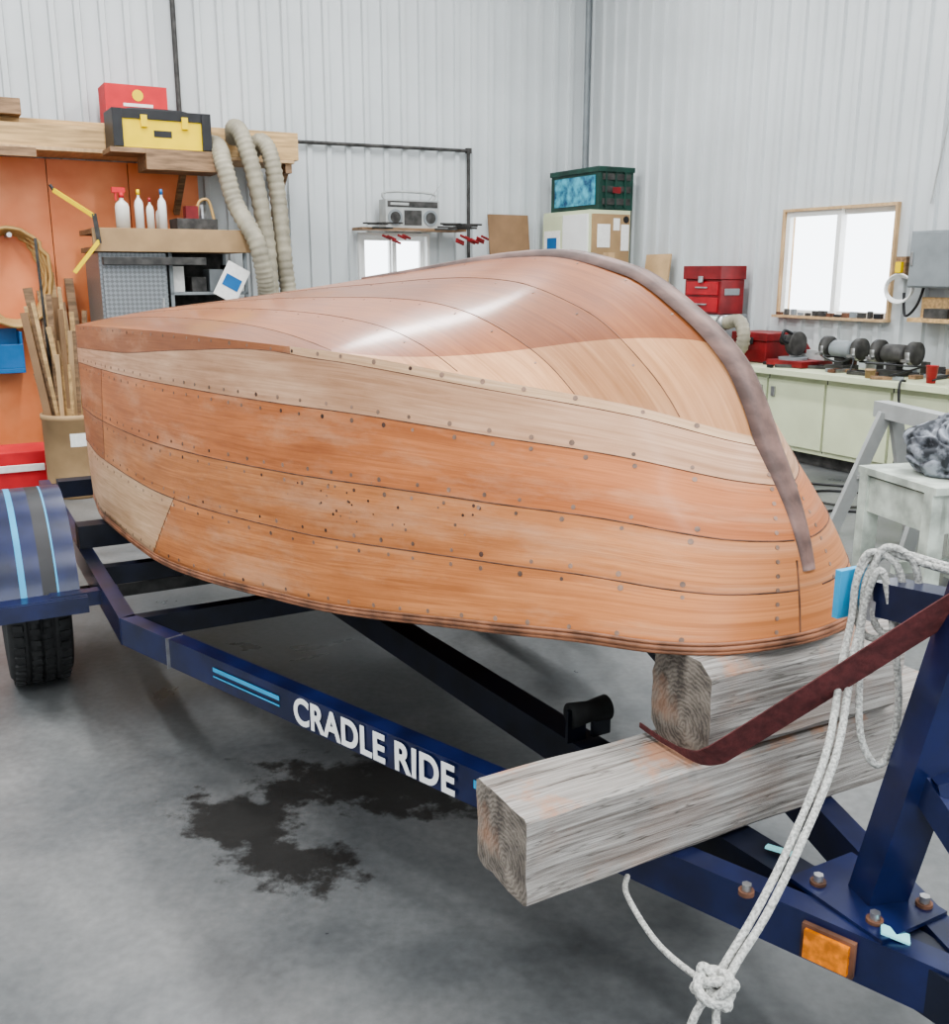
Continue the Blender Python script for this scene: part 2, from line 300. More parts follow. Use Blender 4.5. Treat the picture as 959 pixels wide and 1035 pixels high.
def window(name,frame,x0,x1,z0,z1,sgn,fm,t):
    b=MB(name); y0,y1=(-.04*1,.10)
    if sgn>0: y0,y1=-.10,.04
    b.bb(x0-t,x0,y0,y1,z0-t,z1+t,fm); b.bb(x1,x1+t,y0,y1,z0-t,z1+t,fm); b.bb(x0,x1,y0,y1,z1,z1+t,fm); b.bb(x0-t*1.2,x1+t*1.2,y0-(.05 if sgn<0 else 0),y1+(.05 if sgn>0 else 0),z0-t,z0,fm)
    yc=(y0+y1)/2
    def fr(a,c,yy,w=.045):
        b.bb(a,a+w,yy-.02,yy+.02,z0,z1,'white'); b.bb(c-w,c,yy-.02,yy+.02,z0,z1,'white'); b.bb(a+w,c-w,yy-.02,yy+.02,z0,z0+w,'white'); b.bb(a+w,c-w,yy-.02,yy+.02,z1-w,z1,'white')
    mid=(x0+x1)/2
    fr(x0,mid+.03,yc-.022); fr(mid-.03,x1,yc+.022)
    b.done(frame)
RW=(ROOM[0],ROOM[1],ROOM[2]+math.pi/2)
window('window_1',ROOM,*WB,-1,'white',.03)
window('window_2',RW,*WR,1,'ply',.022)
# ------------------------------------------------------------------ BOAT
Lb=3.33; S0=.14
T_bs=[(0,0),(.015,.11),(.06,.22),(.17,.32),(.5,.42),(1.2,.56),(2.14,.69),(2.8,.68),(3.33,.61)]
T_zs=[(0,.83),(.2,.822),(.5,.775),(1.2,.66),(2.14,.585),(3.33,.55)]
T_bc=[(.14,0),(.2,.072),(.34,.185),(.6,.345),(1.08,.51),(1.7,.615),(2.5,.65),(3.33,.62)]
T_zc=[(.14,1.185),(.34,1.243),(.6,1.28),(1.08,1.318),(1.7,1.325),(2.5,1.312),(3.33,1.285)]
T_zk=[(.14,1.185),(.18,1.26),(.237,1.335),(.364,1.425),(.55,1.508),(.84,1.550),(1.64,1.497),(2.95,1.395),(3.33,1.37)]
def sidept(t,g):
    ss=Lb*g; sc=S0+(Lb-S0)*g
    P=V((interp(T_bs,ss,True),ss,interp(T_zs,ss))); Q=V((interp(T_bc,sc),sc,interp(T_zc,sc)))
    R=P.lerp(Q,t); k=math.sin(math.pi*t)
    R.x+=.006*k*min(1,ss/.4)+.012*math.sin(math.pi*min(1,t*1.4))*min(1,math.sqrt(ss/.06))*max(0,1-ss/.5); R.y-=.025*k*(1-g)**8
    return R
def botn(s): 
    k=min(1,max(0,(s-1.4)/1.9)); return 1.0+.45*k*k*(3-2*k)
def botpt(q,g):
    q=min(1.0,max(0.0,q))
    s=S0+(Lb-S0)*g; bc=interp(T_bc,s); zc=interp(T_zc,s); zk=interp(T_zk,s)
    return V((bc*(1-q),s,zc+(zk-zc)*(1-(1-q)**botn(s))))
T_s4=[(0,.955),(.30,.965),(.36,.975),(.52,.935),(.75,.885),(1,.875)]
def seam_t(i,g): return [0,.25+.09*g,.50+.03*g,.77+.02*g,interp(T_s4,g),1][i]
NU=150
US=[ (k/NU)**1.7 for k in range(NU+1)]
ORG=(.58,.245,.098); ORG2=(.50,.188,.072); PALE=(.60,.38,.25); PALE2=(.70,.49,.32); AMB=(.33,.112,.034); LTB=(.62,.335,.17); BAND=(.36,.14,.06)
def sc3(c,k): return tuple(min(1,x*k) for x in c)
bm=bmesh.new(); cl=bm.loops.layers.float_color.new('Col'); uvl=bm.loops.layers.uv.new('UVMap')
def bface(ps,uvs,col,mi,sx):
    vs=[bm.verts.new((-p.x*sx,p.y,p.z)) for p in ps]
    if sx<0: vs=vs[::-1]; uvs=uvs[::-1]
    f=bm.faces.new(vs); f.material_index=mi; f.smooth=True
    for l,uv in zip(f.loops,uvs): l[cl]=(*col,1); l[uvl].uv=uv
rows=[]
for i in range(5):
    n=[8,8,8,5,2][i]
    for k in range(n): rows.append((i,k/n))
rows.append((4,1.0))
def trow(r,g): 
    i,f=r; return seam_t(i,g)*(1-f)+seam_t(i+1,g)*f
def sidecol(i,t,s):
    if i==4: return PALE2 if s<1.12 else BAND
    if i==3: return PALE if s<2.5 else sc3(PALE,1.06)
    if i==0: 
        if s>2.1-.8*t: return PALE2
        return sc3(ORG,1.08)
    if s>2.74: return sc3(ORG2,.74) if i==1 else sc3(ORG2,.88)
    return sc3(ORG,.96) if i==1 else sc3(ORG2,1.08)
def qbf(s):
    if s<=.25: return 1.0
    if s>=1.10: return 0.0
    return ((1.10-s)/.85)**2.6
for sx in (1,-1):
    for k in range(NU):
        g0,g1=US[k],US[k+1]
        for j in range(len(rows)-1):
            i=rows[j][0]; q=[(rows[j],g0),(rows[j],g1),(rows[j+1],g1),(rows[j+1],g0)]
            ps=[sidept(trow(r,g),g) for r,g in q]; uvs=[(g*Lb+i*3.7,trow(r,g)*.68+i*2.3) for r,g in q]
            tm=trow(rows[j],g0); bface(ps,uvs,sidecol(i,tm,(g0+g1)/2*Lb),0,sx)
    N1,N2=22,34
    def qr(j,g):
        s=S0+(Lb-S0)*g; qb=qbf(s)
        return qb*j/N1 if j<=N1 else qb+(1-qb)*(j-N1)/N2
    for k in range(NU):
        g0,g1=US[k],US[k+1]; sm_=S0+(Lb-S0)*(g0+g1)/2
        for j in range(N1+N2):
            ps=[botpt(qr(j,g0),g0),botpt(qr(j,g1),g1),botpt(qr(j+1,g1),g1),botpt(qr(j+1,g0),g0)]
            if (ps[0]-ps[3]).length<1e-6 and (ps[1]-ps[2]).length<1e-6: continue
            bface(ps,[(p.y,p.x) for p in ps],LTB if j<N1 else AMB,1,sx)
    col=sc3(AMB,1.2); NT=24
    prof=[sidept(t/NT,1) for t in range(NT+1)]+[botpt(t/NT,1) for t in range(1,NT+1)]
    for a,c in zip(prof[:-1],prof[1:]):
        ps=[a,V((0,Lb,a.z)),V((0,Lb,c.z)),c]
        if (a-c).length>1e-5: bface(ps,[(p.x,p.z) for p in ps],col,0,sx)
bmesh.ops.remove_doubles(bm,verts=bm.verts,dist=2e-4)
bmesh.ops.recalc_face_normals(bm,faces=bm.faces)
for e in bm.edges:
    if len(e.link_faces)==2 and e.calc_face_angle(0)>math.radians(20): e.smooth=False
me=bpy.data.meshes.new('wooden_boat'); bm.to_mesh(me); bm.free()
me.materials.append(M['side']); me.materials.append(M['bottom'])
boat=bpy.data.objects.new('wooden_boat',me); bpy.context.collection.objects.link(boat)
boat.matrix_world=Matrix.Translation((BOAT[0],BOAT[1],0))@Matrix.Rotation(BOAT[2],4,'Z')
so=boat.modifiers.new('thickness','SOLIDIFY'); so.thickness=.014; so.offset=-1
d=MB('boat_seams_and_fastenings')
def nrm(fn,a,g):
    e=.004; p1=fn(min(a+e,1),g)-fn(max(a-e,0),g); p2=fn(a,min(g+e,1))-fn(a,max(g-e,0))
    n=p1.cross(p2)
    return n.normalized() if n.length>1e-9 else V((1,0,0))
for sx in (1,-1):
    def mp(p): return V((-p.x*sx,p.y,p.z))
    for i in (1,2,3,4):
        pts=[mp(sidept(seam_t(i,US[k]),US[k])) for k in range(2,NU+1,2)]
        d.tube(pts,[0,.0018,.0018,.0013,.0010][i],'seam',6)
    for b0 in (.125,.25,.375,.5):
        pts=[]
        for k in range(0,NU+1):
            s=S0+(Lb-S0)*US[k]; bc=interp(T_bc,s)
            if bc>b0: pts.append(mp(botpt(1-b0/bc,US[k])))
        if len(pts)>2: d.tube(pts,.0011,'seam',6)
    for (t0,t1,sa,sb) in [(.33,.785,2.74,2.74),(.02,.31,2.08,1.86)]:
        pts=[]
        for k in range(9):
            f=k/8; pts.append(mp(sidept(t0+(t1-t0)*f,(sa+(sb-sa)*f)/Lb)))
        d.tube(pts,.0013,'seam',6)
    for i,off in [(0,.035),(1,.028),(1,-.028),(2,.028),(2,-.028),(3,.022),(3,-.028),(5,-.015)]:
        s=.10
        while s<3.25:
            g=s/Lb; t=seam_t(i,g)+off+rnd(-.002,.002); g2=g+rnd(-.003,.003)
            if 0<t<1:
                p=sidept(t,g2); n=nrm(sidept,t,g2); 
                if n.x<0: n=-n
                d.disc(mp(p),mp(n),rnd(.0042,.0062),'plug' if random.random()<.9 else 'hole',h=.0008)
            s+=rnd(.085,.115)
    for k in range(34):
        t=.40+rnd(-.07,.13); g=rnd(.13,.36); p=sidept(t,g); n=nrm(sidept,t,g)
        if n.x<0: n=-n
        d.disc(mp(p),mp(n),rnd(.0015,.004),'hole' if k%2 else 'plug',h=.0008)
    for b0 in (.03,.14,.265,.39):
        for k in range(18):
            s=.4+k*.16+rnd(-.02,.02); bc=interp(T_bc,min(s,Lb))
            if s<3.25 and bc>b0+.02:
                g=(s-S0)/(Lb-S0); q=1-b0/bc; n=nrm(botpt,q,g)
                if n.z<0: n=-n
                d.disc(mp(botpt(q,g)),mp(n),.003,'plug',h=.0008)
    for k in range(12):
        t=.05+k*.07; g=.0035; p=sidept(t,g); n=nrm(sidept,t,g)
        if n.x<0: n=-n
        d.disc(mp(p),mp(n),.0045,'plug',h=.001)
    if sx>0:
        pts=[mp(sidept(t/10,.0006)+V((.0005,0,0))) for t in range(0,5)]
        d.tube(pts,.0022,'seam',6)
    for dz,r in ((-.002,.006),(.007,.004),(-.010,.0045)):
        pts=[mp(sidept(0,US[k]))+V((.002*sx,0,dz)) for k in range(0,NU+1,2)]
        d.tube(pts,r,'rub',8)
# stem band, lying tight on the stem/keel line
prof=[]
for t in range(0,16): 
    p=sidept(.34+.66*t/16,0); prof.append(V((0,p.y-.001,p.z)))
for k in range(0,NU):
    s=S0+(Lb-S0)*US[k]
    if s>1.9: break
    prof.append(V((0,s-.001,interp(T_zk,s)+.002)))
clean=[prof[0]]
for p in prof:
    if (p-clean[-1]).length>.012: clean.append(p)
def sp(t):
    w=(.029*(1-t)**.35+.002)*min(1,.65+t*3); return [(-w,-.016),(-w*.85,.0),(-w*.5,.004),(w*.5,.004),(w*.85,.0),(w,-.016)]
vs=[]; n=len(clean)
for i,p in enumerate(clean):
    a=clean[max(0,i-1)]; c=clean[min(n-1,i+1)]; dd=(c-a).normalized(); out=V((1,0,0)).cross(dd); 
    if out.y>0 and abs(out.y)>abs(out.z): out=-out
    if out.z<0 and abs(out.z)>=abs(out.y): out=-out
    for x,y in sp(i/(n-1)): vs.append(p+V((x,0,0))+out*y)
fs=[(i*6+j,i*6+j+1,(i+1)*6+j+1,(i+1)*6+j) for i in range(n-1) for j in range(5)]
d.add(vs,fs+[(0,1,2,3,4,5)],'stem',True)
d.done(BOAT,parent=boat,fixn=False)
# ------------------------------------------------------------------ TRAILER (one mesh)
t=MB('boat_trailer')
zt,zb=.45,.365; zc=(zt+zb)/2; AX=.2; YF=-.33; XL=-.66; YB=2.1; XR=2*AX-XL
def rail(p0,p1,m='navy',w=.05,h=.088): t.beam((*p0,zc),(*p1,zc),w,h,m)
rail((XL,YB),(XL,4.5)); rail((XR,YB),(XR,4.5))
rail((XL,YB+.01),(AX+.03,YF)); rail((XR,YB+.01),(AX-.03,YF))
t.beam((.02,2.4,zc-.005),(AX,-.45,zc-.005),.075,.085,'navyd')
t.beam((AX,-.3,zc),(AX,-1.0,zc),.08,.09,'navy')
for y in (2.12,2.75,4.4): t.beam((XL,y,zc),(XR,y,zc),.05,.07,'navyd')
t.beam((XL-.2,2.9,.30),(XR+.2,2.9,.30),.05,.05,'dark')
for x in (XL+.0,XR): t.beam((x,2.9,.3),(x,2.9,.37),.06,.1,'dark')
t.box((AX,.0,zt+.004),(.16,.2,.008),'navy')
for q in ((.15,.06),(.25,.05),(.15,-.06),(.26,-.07),(.02,.1)):
    t.cyl((q[0],q[1],zt+.006),(q[0],q[1],zt+.014),.014,'rust',seg=14); t.cyl((q[0],q[1],zt+.014),(q[0],q[1],zt+.026),.009,'steel',seg=6)
RY=.73
t.beam((.095,RY,zt),(.095,RY,.53),.05,.01,'navyd',up=(0,1,0)); t.beam((.165,RY,zt),(.165,RY,.53),.05,.01,'navyd',up=(0,1,0))
t.lathe((.13,RY,.515),[(.0,-.05),(.03,-.05),(.024,0),(.03,.05),(0,.05)],'rubber',axis='X')
t.beam((XL-.02,3.05,.495),(XR+.02,3.05,.495),.09,.09,'navyd'); t.beam((XL+.02,4.05,.49),(XR+.02,4.05,.49),.09,.08,'navyd')
t.beam((XL+.354*.25,YB-.25,zc),(XL+.354*.25+.001,YB-.253,zc),.056,.094,'steel')
def wl(p):
    dx,dy=p[0]-TRL[0],p[1]-TRL[1]; c,s=math.cos(TRL[2]),math.sin(TRL[2]); return (c*dx+s*dy,-s*dx+c*dy,p[2])
t.beam(wl((.695,1.51,.44)),wl((.770,1.42,1.06)),.075,.06,'navy',up=(.3,1,0))
t.beam(wl((.74,1.47,.70)),wl((.88,1.20,.46)),.06,.05,'navy',up=(0,0,1))
t.beam(wl((.735,1.46,.70)),wl((.80,1.46,.72)),.09,.03,'navy')
t.beam(wl((.775,1.42,.99)),wl((.695,1.60,.965)),.055,.06,'navy')
t.box(wl((.652,1.63,.965)),(.075,.012,.085),'cyan',rot=(0,0,0))
t.cyl(wl((.675,1.615,.945)),wl((.67,1.58,.945)),.020,'steel',seg=6)
for xc,sg in ((-.875,-1),(2*AX+.875,1)):
    R=.30; prof=[(.15,-.09),(.22,-.108),(.27,-.105),(.293,-.085),(.30,-.05),(.30,-.046),(.29,-.044),(.29,-.036),(.30,-.034),(.302,-.006),(.29,-.005),(.29,.005),(.302,.006),(.30,.034),(.29,.036),(.29,.044),(.30,.046),(.30,.05),(.293,.085),(.27,.105),(.22,.108),(.15,.09)]
    t.lathe((xc,2.9,R),prof,'rubber',axis='X',seg=56)
    for k in range(44):
        a=2*math.pi*k/44
        for xo in (-.075,.075,-.02,.02):
            aa=a+(.07 if abs(xo)<.05 else 0)
            t.box((xc+xo,2.9+.298*math.cos(aa),R+.298*math.sin(aa)),(.034,.022,.012),'rubber',rot=(aa+math.pi/2,0,.35 if xo>0 else -.35))
    t.lathe((xc,2.9,R),[(0,.04*sg),(.05,.05*sg),(.09,.02*sg),(.13,.03*sg),(.155,.09*sg),(.155,-.09*sg),(.13,-.02*sg),(0,-.02*sg)],'steel',axis='X')
    arc=[]
    for k in range(33):
        a=math.radians(16+172*k/32); rr=.42-.03*abs(math.cos(a))**2; arc.append((-rr*math.cos(a),rr*math.sin(a)))
    strips=[(-.14,-.14,'navy',.06),(-.14,-.058,'navy',0),(-.058,-.038,'cyan',0),(-.038,.012,'navy',0),(.012,.058,'black',0),(.058,.064,'cyan',0),(.064,.13,'navy',0),(.13,.13,'navy',.06)]
    for x0,x1,m,sk in strips:
        vs=[]
        for (cy,cz) in arc:
            l=math.hypot(cy,cz); k0=(l-(sk if x0<0 else 0))/l; k1=(l-(sk if x0>0 else 0))/l
            vs.append((xc+x0,2.9+cy*k0,.31+cz*k0)); vs.append((xc+x1,2.9+cy*k1,.31+cz*k1))
        t.add(vs,[(2*i,2*i+1,2*i+3,2*i+2) for i in range(len(arc)-1)],m,True)
    t.box((xc,2.9-.40,.42),(.29,.09,.02),'navy'); t.box((xc,2.9-.445,.40),(.29,.02,.055),'navy')
    t.box((xc-sg*.14,2.9-.40,.41),(.22,.05,.05),'navy')
trl=t.done(TRL,fixn=False)
ld=V((.354,-1,0)).normalized(); ln=V((ld.y,-ld.x,0)); 
if ln.x>0: ln=-ln
def railpt(y,z,off=.0265): 
    x=AX+.03-(y-YF)*(AX+.03-XL)/(YB+.01-YF); return V((x,y,z))+ln*off
d=MB('rail_decals_and_reflector')
def strip(y0,y1,z0,z1,m,off=.0275):
    d.add([railpt(y0,z0,off),railpt(y1,z0,off),railpt(y1,z1,off),railpt(y0,z1,off)],[(0,1,2,3)],m)
strip(1.64,1.36,.412,.425,'cyan'); strip(1.64,1.36,.395,.400,'cyan'); strip(.725,.695,.41,.43,'cyan')
c=railpt(-.015,.405,.035); d.box(c,(.016,.075,.052),'reflector',rot=(0,0,math.atan2(ld.x,-ld.y))); 
c=railpt(-.015,.405,.03); d.box(c,(.01,.09,.065),'rust',rot=(0,0,math.atan2(ld.x,-ld.y)))
d.box(railpt(-.10,.456,-.01),(.03,.045,.004),'tape',rot=(.2,.1,.7)); d.box((.17,.17,.456),(.02,.05,.004),'tape',rot=(0,.2,.5)); d.box((.12,.3,.456),(.02,.04,.004),'tape')
d.done(TRL,parent=trl,fixn=False)
tx=bpy.data.curves.new('rail_lettering','FONT'); tx.body='CRADLE RIDE'; tx.size=.100; tx.extrude=.0008; tx.offset=.0028; tx.space_character=1.06
to=bpy.data.objects.new('rail_lettering',tx); bpy.context.collection.objects.link(to); tx.materials.append(M['white'])
p=railpt(1.305,.374,.0275); F=Matrix.Translation((TRL[0],TRL[1],0))@Matrix.Rotation(TRL[2],4,'Z')
to.matrix_world=F@Matrix.Translation(p)@Matrix.Rotation(math.atan2(ld.y,ld.x),4,'Z')@Matrix.Rotation(math.pi/2,4,'X')@Matrix.Diagonal((.885,1,1,1))
to.parent=trl; to.matrix_parent_inverse=trl.matrix_basis.inverted()
# ------------------------------------------------------------------ TIMBERS
def timberbeam(name,p,ang,L,W,Hh,z,bev,seed):
    sec=[]
    def seg_(a,c,n):
        for i in range(n): sec.append((a[0]+(c[0]-a[0])*i/n,a[1]+(c[1]-a[1])*i/n))
    q=bev
    seg_((q,0),(W-q,0),7); seg_((W-q,0),(W,q),1); seg_((W,q),(W,Hh-q),7); seg_((W,Hh-q),(W-q,Hh),1); seg_((W-q,Hh),(q,Hh),7); seg_((q,Hh),(0,Hh-q),1); seg_((0,Hh-q),(0,q),7); seg_((0,q),(q,0),1)
    nx=44; bm=bmesh.new(); R=[]
    for i in range(nx+1):
        x=L*i/nx; ring=[]
        for (y,zz) in sec:
            v=V((x,y,zz)); nn=noise.noise_vector(v*6+V((seed,0,0)))*.005+noise.noise_vector(V((v.x*5,v.y*42,v.z*42))+V((seed,3,0)))*.0035
            if zz<.001 or zz>Hh-.001: nn.z*=.3 if zz>.01 else 0
            ring.append(bm.verts.new(v+nn))
        R.append(ring)
    n=len(sec)
    for i in range(nx):
        for j in range(n): bm.faces.new((R[i][j],R[i][(j+1)%n],R[i+1][(j+1)%n],R[i+1][j]))
    for ring in (R[0],R[-1]):
        c=bm.verts.new(sum((v.co for v in ring),V((0,0,0)))/n)
        for j in range(n):
            f=bm.faces.new((ring[j],ring[(j+1)%n],c)); f.material_index=1
    bmesh.ops.recalc_face_normals(bm,faces=bm.faces)
    me=bpy.data.meshes.new(name); bm.to_mesh(me); bm.free(); me.materials.append(M['timber']); me.materials.append(M['timber_end'])
    o=bpy.data.objects.new(name,me); bpy.context.collection.objects.link(o); o.matrix_world=Matrix.Translation((p[0],p[1],z))@Matrix.Rotation(ang,4,'Z')
    return o
timberbeam('timber_beam',(.085,1.473),math.radians(29),1.12,.17,.165,.452,.008,1.0)
timberbeam('timber_block',(.425,1.655),math.radians(27),.50,.17,.193,.620,.028,5.0)
# ------------------------------------------------------------------ ROPE, STRAP
r=MB('mooring_rope'); RR=.0062
A=[(.79,1.50,1.03),(.744,1.55,1.035),(.682,1.60,1.044),(.648,1.60,1.0),(.640,1.59,.93),(.615,1.55,.86),(.56,1.44,.76),(.484,1.35,.657),(.42,1.29,.58),(.369,1.25,.525),(.345,1.225,.508)]
r.tube(smooth_path(A,10),RR,'rope',10)
r.tube(smooth_path([V(p)+V((.014,-.006,.004*(i%2))) for i,p in enumerate(A)],10),RR,'rope',10)
Lp=[(.675,1.57,1.02),(.70,1.55,.90),(.708,1.53,.79),(.69,1.51,.72),(.665,1.50,.706),(.645,1.52,.75),(.646,1.55,.85),(.655,1.58,.95)]
r.tube(smooth_path(Lp,10,True),RR,'rope',10,closed=True)
Lq=[(.66,1.60,1.04),(.70,1.58,1.03),(.715,1.57,.97),(.70,1.57,.91),(.665,1.59,.90),(.645,1.60,.96)]
r.tube(smooth_path(Lq,10,True),RR,'rope',10,closed=True)
r.tube(smooth_path([V(p)+V((.02,-.012,.012)) for p in Lq],10,True),RR,'rope',10,closed=True)
K=V((.345,1.222,.502))
for (ax,ay,az,ph) in [(.024,.02,.012,0),(.018,.018,.022,1.3),(.026,.012,.016,2.4),(.016,.02,.018,4)]:
    pts=[K+V((ax*math.cos(a+ph),ay*math.sin(a*1+ph*.5),az*math.sin(a+ph*2))) for a in [2*math.pi*k/28 for k in range(28)]]
    r.tube(pts,.0075,'rope',10,closed=True)
r.tube(smooth_path([(.34,1.22,.50),(.315,1.21,.46),(.30,1.20,.40),(.30,1.2,.30)],8),RR,'rope',10)
r.tube(smooth_path([(.35,1.22,.50),(.345,1.2,.455),(.355,1.18,.40),(.35,1.18,.33)],8),RR,'rope',10)
r.tube(smooth_path([(.275,1.575,.445),(.262,1.50,.46),(.285,1.36,.475),(.32,1.26,.495),(.345,1.225,.505)],8),.005,'rope',10)
r.done(WORLD,fixn=False)
s=MB('tie_down_strap')
path=smooth_path([(.80,1.36,1.10),(.72,1.43,1.0),(.58,1.52,.835),(.455,1.60,.69),(.425,1.625,.655),(.40,1.655,.640),(.36,1.715,.638),(.325,1.79,.637)],8)
vs=[]; n=len(path)
for i,p in enumerate(path):
    a=path[max(0,i-1)]; c=path[min(n-1,i+1)]; dd=(c-a).normalized(); f=min(1,max(0,(i/(n-1)-.55)/.25))
    up=V((-.66,-.15,.70)).lerp(V((0,0,1)),f) 
    x=dd.cross(up).normalized(); y=x.cross(dd).normalized(); w=.024*(1-f)+.005*f
    vs+=[p-y*w-x*.0015,p+y*w-x*.0015,p+y*w+x*.0015,p-y*w+x*.0015]
s.add(vs,[(i*4+j,i*4+(j+1)%4,(i+1)*4+(j+1)%4,(i+1)*4+j) for i in range(n-1) for j in range(4)],'strap')
s.done(WORLD,fixn=True)
# ------------------------------------------------------------------ BACK-LEFT STORAGE
b=MB('orange_wall_panel')
x=-7.6
for k in range(5):
    x1=min(x+.66,-4.35); b.bb(x+.004,x1-.004,-.09,-.055,0,2.43,'orange'); x=x1
b.bb(-7.6,-4.35,-.055,-.035,0,2.43,'pine'); b.done(ROOM)
b=MB('lumber_shelf')
b.bb(-7.6,-3.62,-.62,-.1,2.44,2.47,'ply'); b.bb(-4.9,-3.58,-.62,-.50,2.47,2.70,'pine'); b.bb(-7.6,-5.02,-.60,-.45,2.47,2.64,'pine'); b.bb(-7.4,-3.7,-.42,-.3,2.47,2.70,'pine'); b.bb(-7.5,-3.8,-.28,-.12,2.47,2.69,'oldwood')
b.bb(-4.98,-4.38,-.98,-.63,2.30,2.46,'oldwood'); b.bb(-6.6,-5.75,-.68,-.625,2.38,2.45,'oldwood'); b.bb(-6.5,-5.82,-.58,-.35,2.70,2.82,'oldwood')
b.bb(-5.25,-4.98,-.98,-.63,2.42,2.46,'oldwood')
for xx in (-7.2,-4.6,-3.7): b.bb(xx,xx+.06,-.60,-.10,2.36,2.44,'oldwood'); b.beam((xx+.03,-.50,2.38),(xx+.03,-.12,2.02),.05,.05,'oldwood')
b.done(ROOM,bevel=.004)
b=MB('red_product_carton'); b.bb(-5.16,-4.66,-.45,-.15,2.715,3.01,'redbox'); b.bb(-5.02,-4.78,-.452,-.45,2.84,2.865,'paper'); b.bb(-5.00,-4.80,-.452,-.45,2.79,2.815,'paper'); b.disc((-4.90,-.45,2.93),(0,1,0),.045,'yellow',h=.003,seg=16); b.bb(-5.16,-4.66,-.305,-.295,3.01,3.012,'card'); b.done(ROOM,bevel=.004)
b=MB('yellow_toolbox'); b.bb(-5.2,-4.46,-.95,-.63,2.465,2.68,'yellow'); b.bb(-5.21,-4.45,-.96,-.62,2.68,2.75,'black'); b.bb(-5.215,-5.14,-.97,-.62,2.467,2.75,'black'); b.bb(-4.52,-4.445,-.97,-.62,2.467,2.75,'black')
b.tube(smooth_path([(-5.05,-.79,2.745),(-5.03,-.79,2.77),(-4.63,-.79,2.77),(-4.61,-.79,2.745)],4),.014,'black')
for xx in (-5.0,-4.68): b.bb(xx,xx+.05,-.975,-.95,2.62,2.71,'yellow')
b.bb(-4.9,-4.76,-.953,-.95,2.55,2.6,'black'); b.done(ROOM,bevel=.008)
def corr(pts,r,name_b,n=18):
    P=smooth_path(pts,n); L_=len(P); name_b.tube(P,r,'hose',14,rf=lambda q:r*(1+.08*math.sin(q*L_*2.2)))
b=MB('vacuum_hose')
corr([(-4.38,-.72,2.55),(-4.38,-.92,2.50),(-4.37,-1.02,2.35),(-4.30,-1.05,2.05),(-4.20,-1.24,1.75),(-4.14,-1.24,1.45),(-4.12,-1.2,1.3)],.072,b)
corr([(-4.18,-.70,2.60),(-4.20,-.80,2.68),(-4.17,-.90,2.60),(-4.10,-.95,2.3),(-4.02,-.95,1.8),(-4.00,-.95,1.3)],.072,b)
corr([(-4.03,-.72,2.52),(-3.98,-.82,2.58),(-3.93,-.90,2.45),(-3.88,-.90,2.1),(-3.85,-.90,1.6),(-3.82,-.90,1.3)],.072,b)
b.done(ROOM,fixn=False)
b=MB('workshop_shelf_unit')
b.bb(-5.44,-4.24,-1.1,-.35,1.66,1.70,'oldwood'); b.bb(-5.46,-4.22,-1.14,-1.09,1.66,1.84,'card'); b.bb(-5.44,-4.24,-1.09,-.35,1.80,1.84,'oldwood')
b.bb(-5.42,-4.90,-1.06,-.40,.02,1.655,'diamond'); b.bb(-5.40,-4.92,-1.085,-1.06,.10,1.62,'diamond'); b.bb(-4.96,-4.94,-1.10,-1.085,1.1,1.3,'steel')
for xx in (-4.88,-4.26): 
    for yy in (-1.06,-.42): b.bb(xx,xx+.03,yy,yy+.03,0,1.66,'grey')
for zz in (.15,.6,1.0,1.32): b.bb(-4.88,-4.23,-1.06,-.39,zz,zz+.025,'grey')
b.bb(-4.88,-4.23,-.40,-.385,0,1.66,'dark')
for k in range(12):
    x0=-4.84+(k%4)*.15; z0=[1.345,1.025,.625][k//4]; h=rnd(.1,.22); b.bb(x0,x0+rnd(.07,.13),-1.0,-.8,z0,z0+h,random.choice(['white','grey','dark','paper','black']))
b.bb(-5.40,-4.6,-1.16,-1.1,1.56,1.62,'dark')
b.done(ROOM,bevel=.003)
b=MB('instruction_placard'); b.box((-4.40,-1.16,1.42),(.20,.008,.30),'paper',rot=(0,.5,0)); b.box((-4.40,-1.166,1.42),(.14,.004,.10),'blue',rot=(0,.5,0)); b.done(ROOM)
def bottle(name,x,y,z,h,r,m,cap,spray=False):
    b=MB(name); b.lathe((x,y,z),[(0,0),(r,0),(r,h*.6),(r*.85,h*.7),(r*.3,h*.8),(r*.3,h*.88)],m,seg=16); b.lathe((x,y,z),[(0,h),(r*.36,h),(r*.4,h*.86),(0,h*.86)],cap,seg=12)
    if spray: b.bb(x-.07,x+.03,y-.015,y+.015,z+h,z+h+.04,cap); b.bb(x-.05,x-.035,y-.01,y+.01,z+h-.06,z+h,cap)
    b.done(ROOM,fixn=False)
bottle('spray_bottle',-5.20,-1.0,1.842,.27,.055,'bottle','redbox',True)
bottle('glue_bottle',-5.07,-1.0,1.842,.30,.035,'white','yellow'); bottle('glue_bottle',-4.99,-1.02,1.842,.24,.03,'bottle','red'); bottle('glue_bottle',-4.89,-1.0,1.842,.31,.035,'white','blue'); bottle('glue_bottle',-4.84,-.7,1.842,.22,.04,'bottle','black')
b=MB('parts_tray'); b.bb(-4.78,-4.45,-1.02,-.75,1.843,1.93,'dark'); b.bb(-4.70,-4.6,-1.0,-.9,1.93,2.03,'dkred'); b.tube(smooth_path([(-4.6,-.95,1.93),(-4.58,-.95,2.06),(-4.5,-.95,2.08),(-4.46,-.95,1.93)],4),.012,'coil'); b.cyl((-4.53,-.85,1.93),(-4.53,-.85,2.05),.035,'steel'); b.done(ROOM)
b=MB('yellow_bar_clamp')
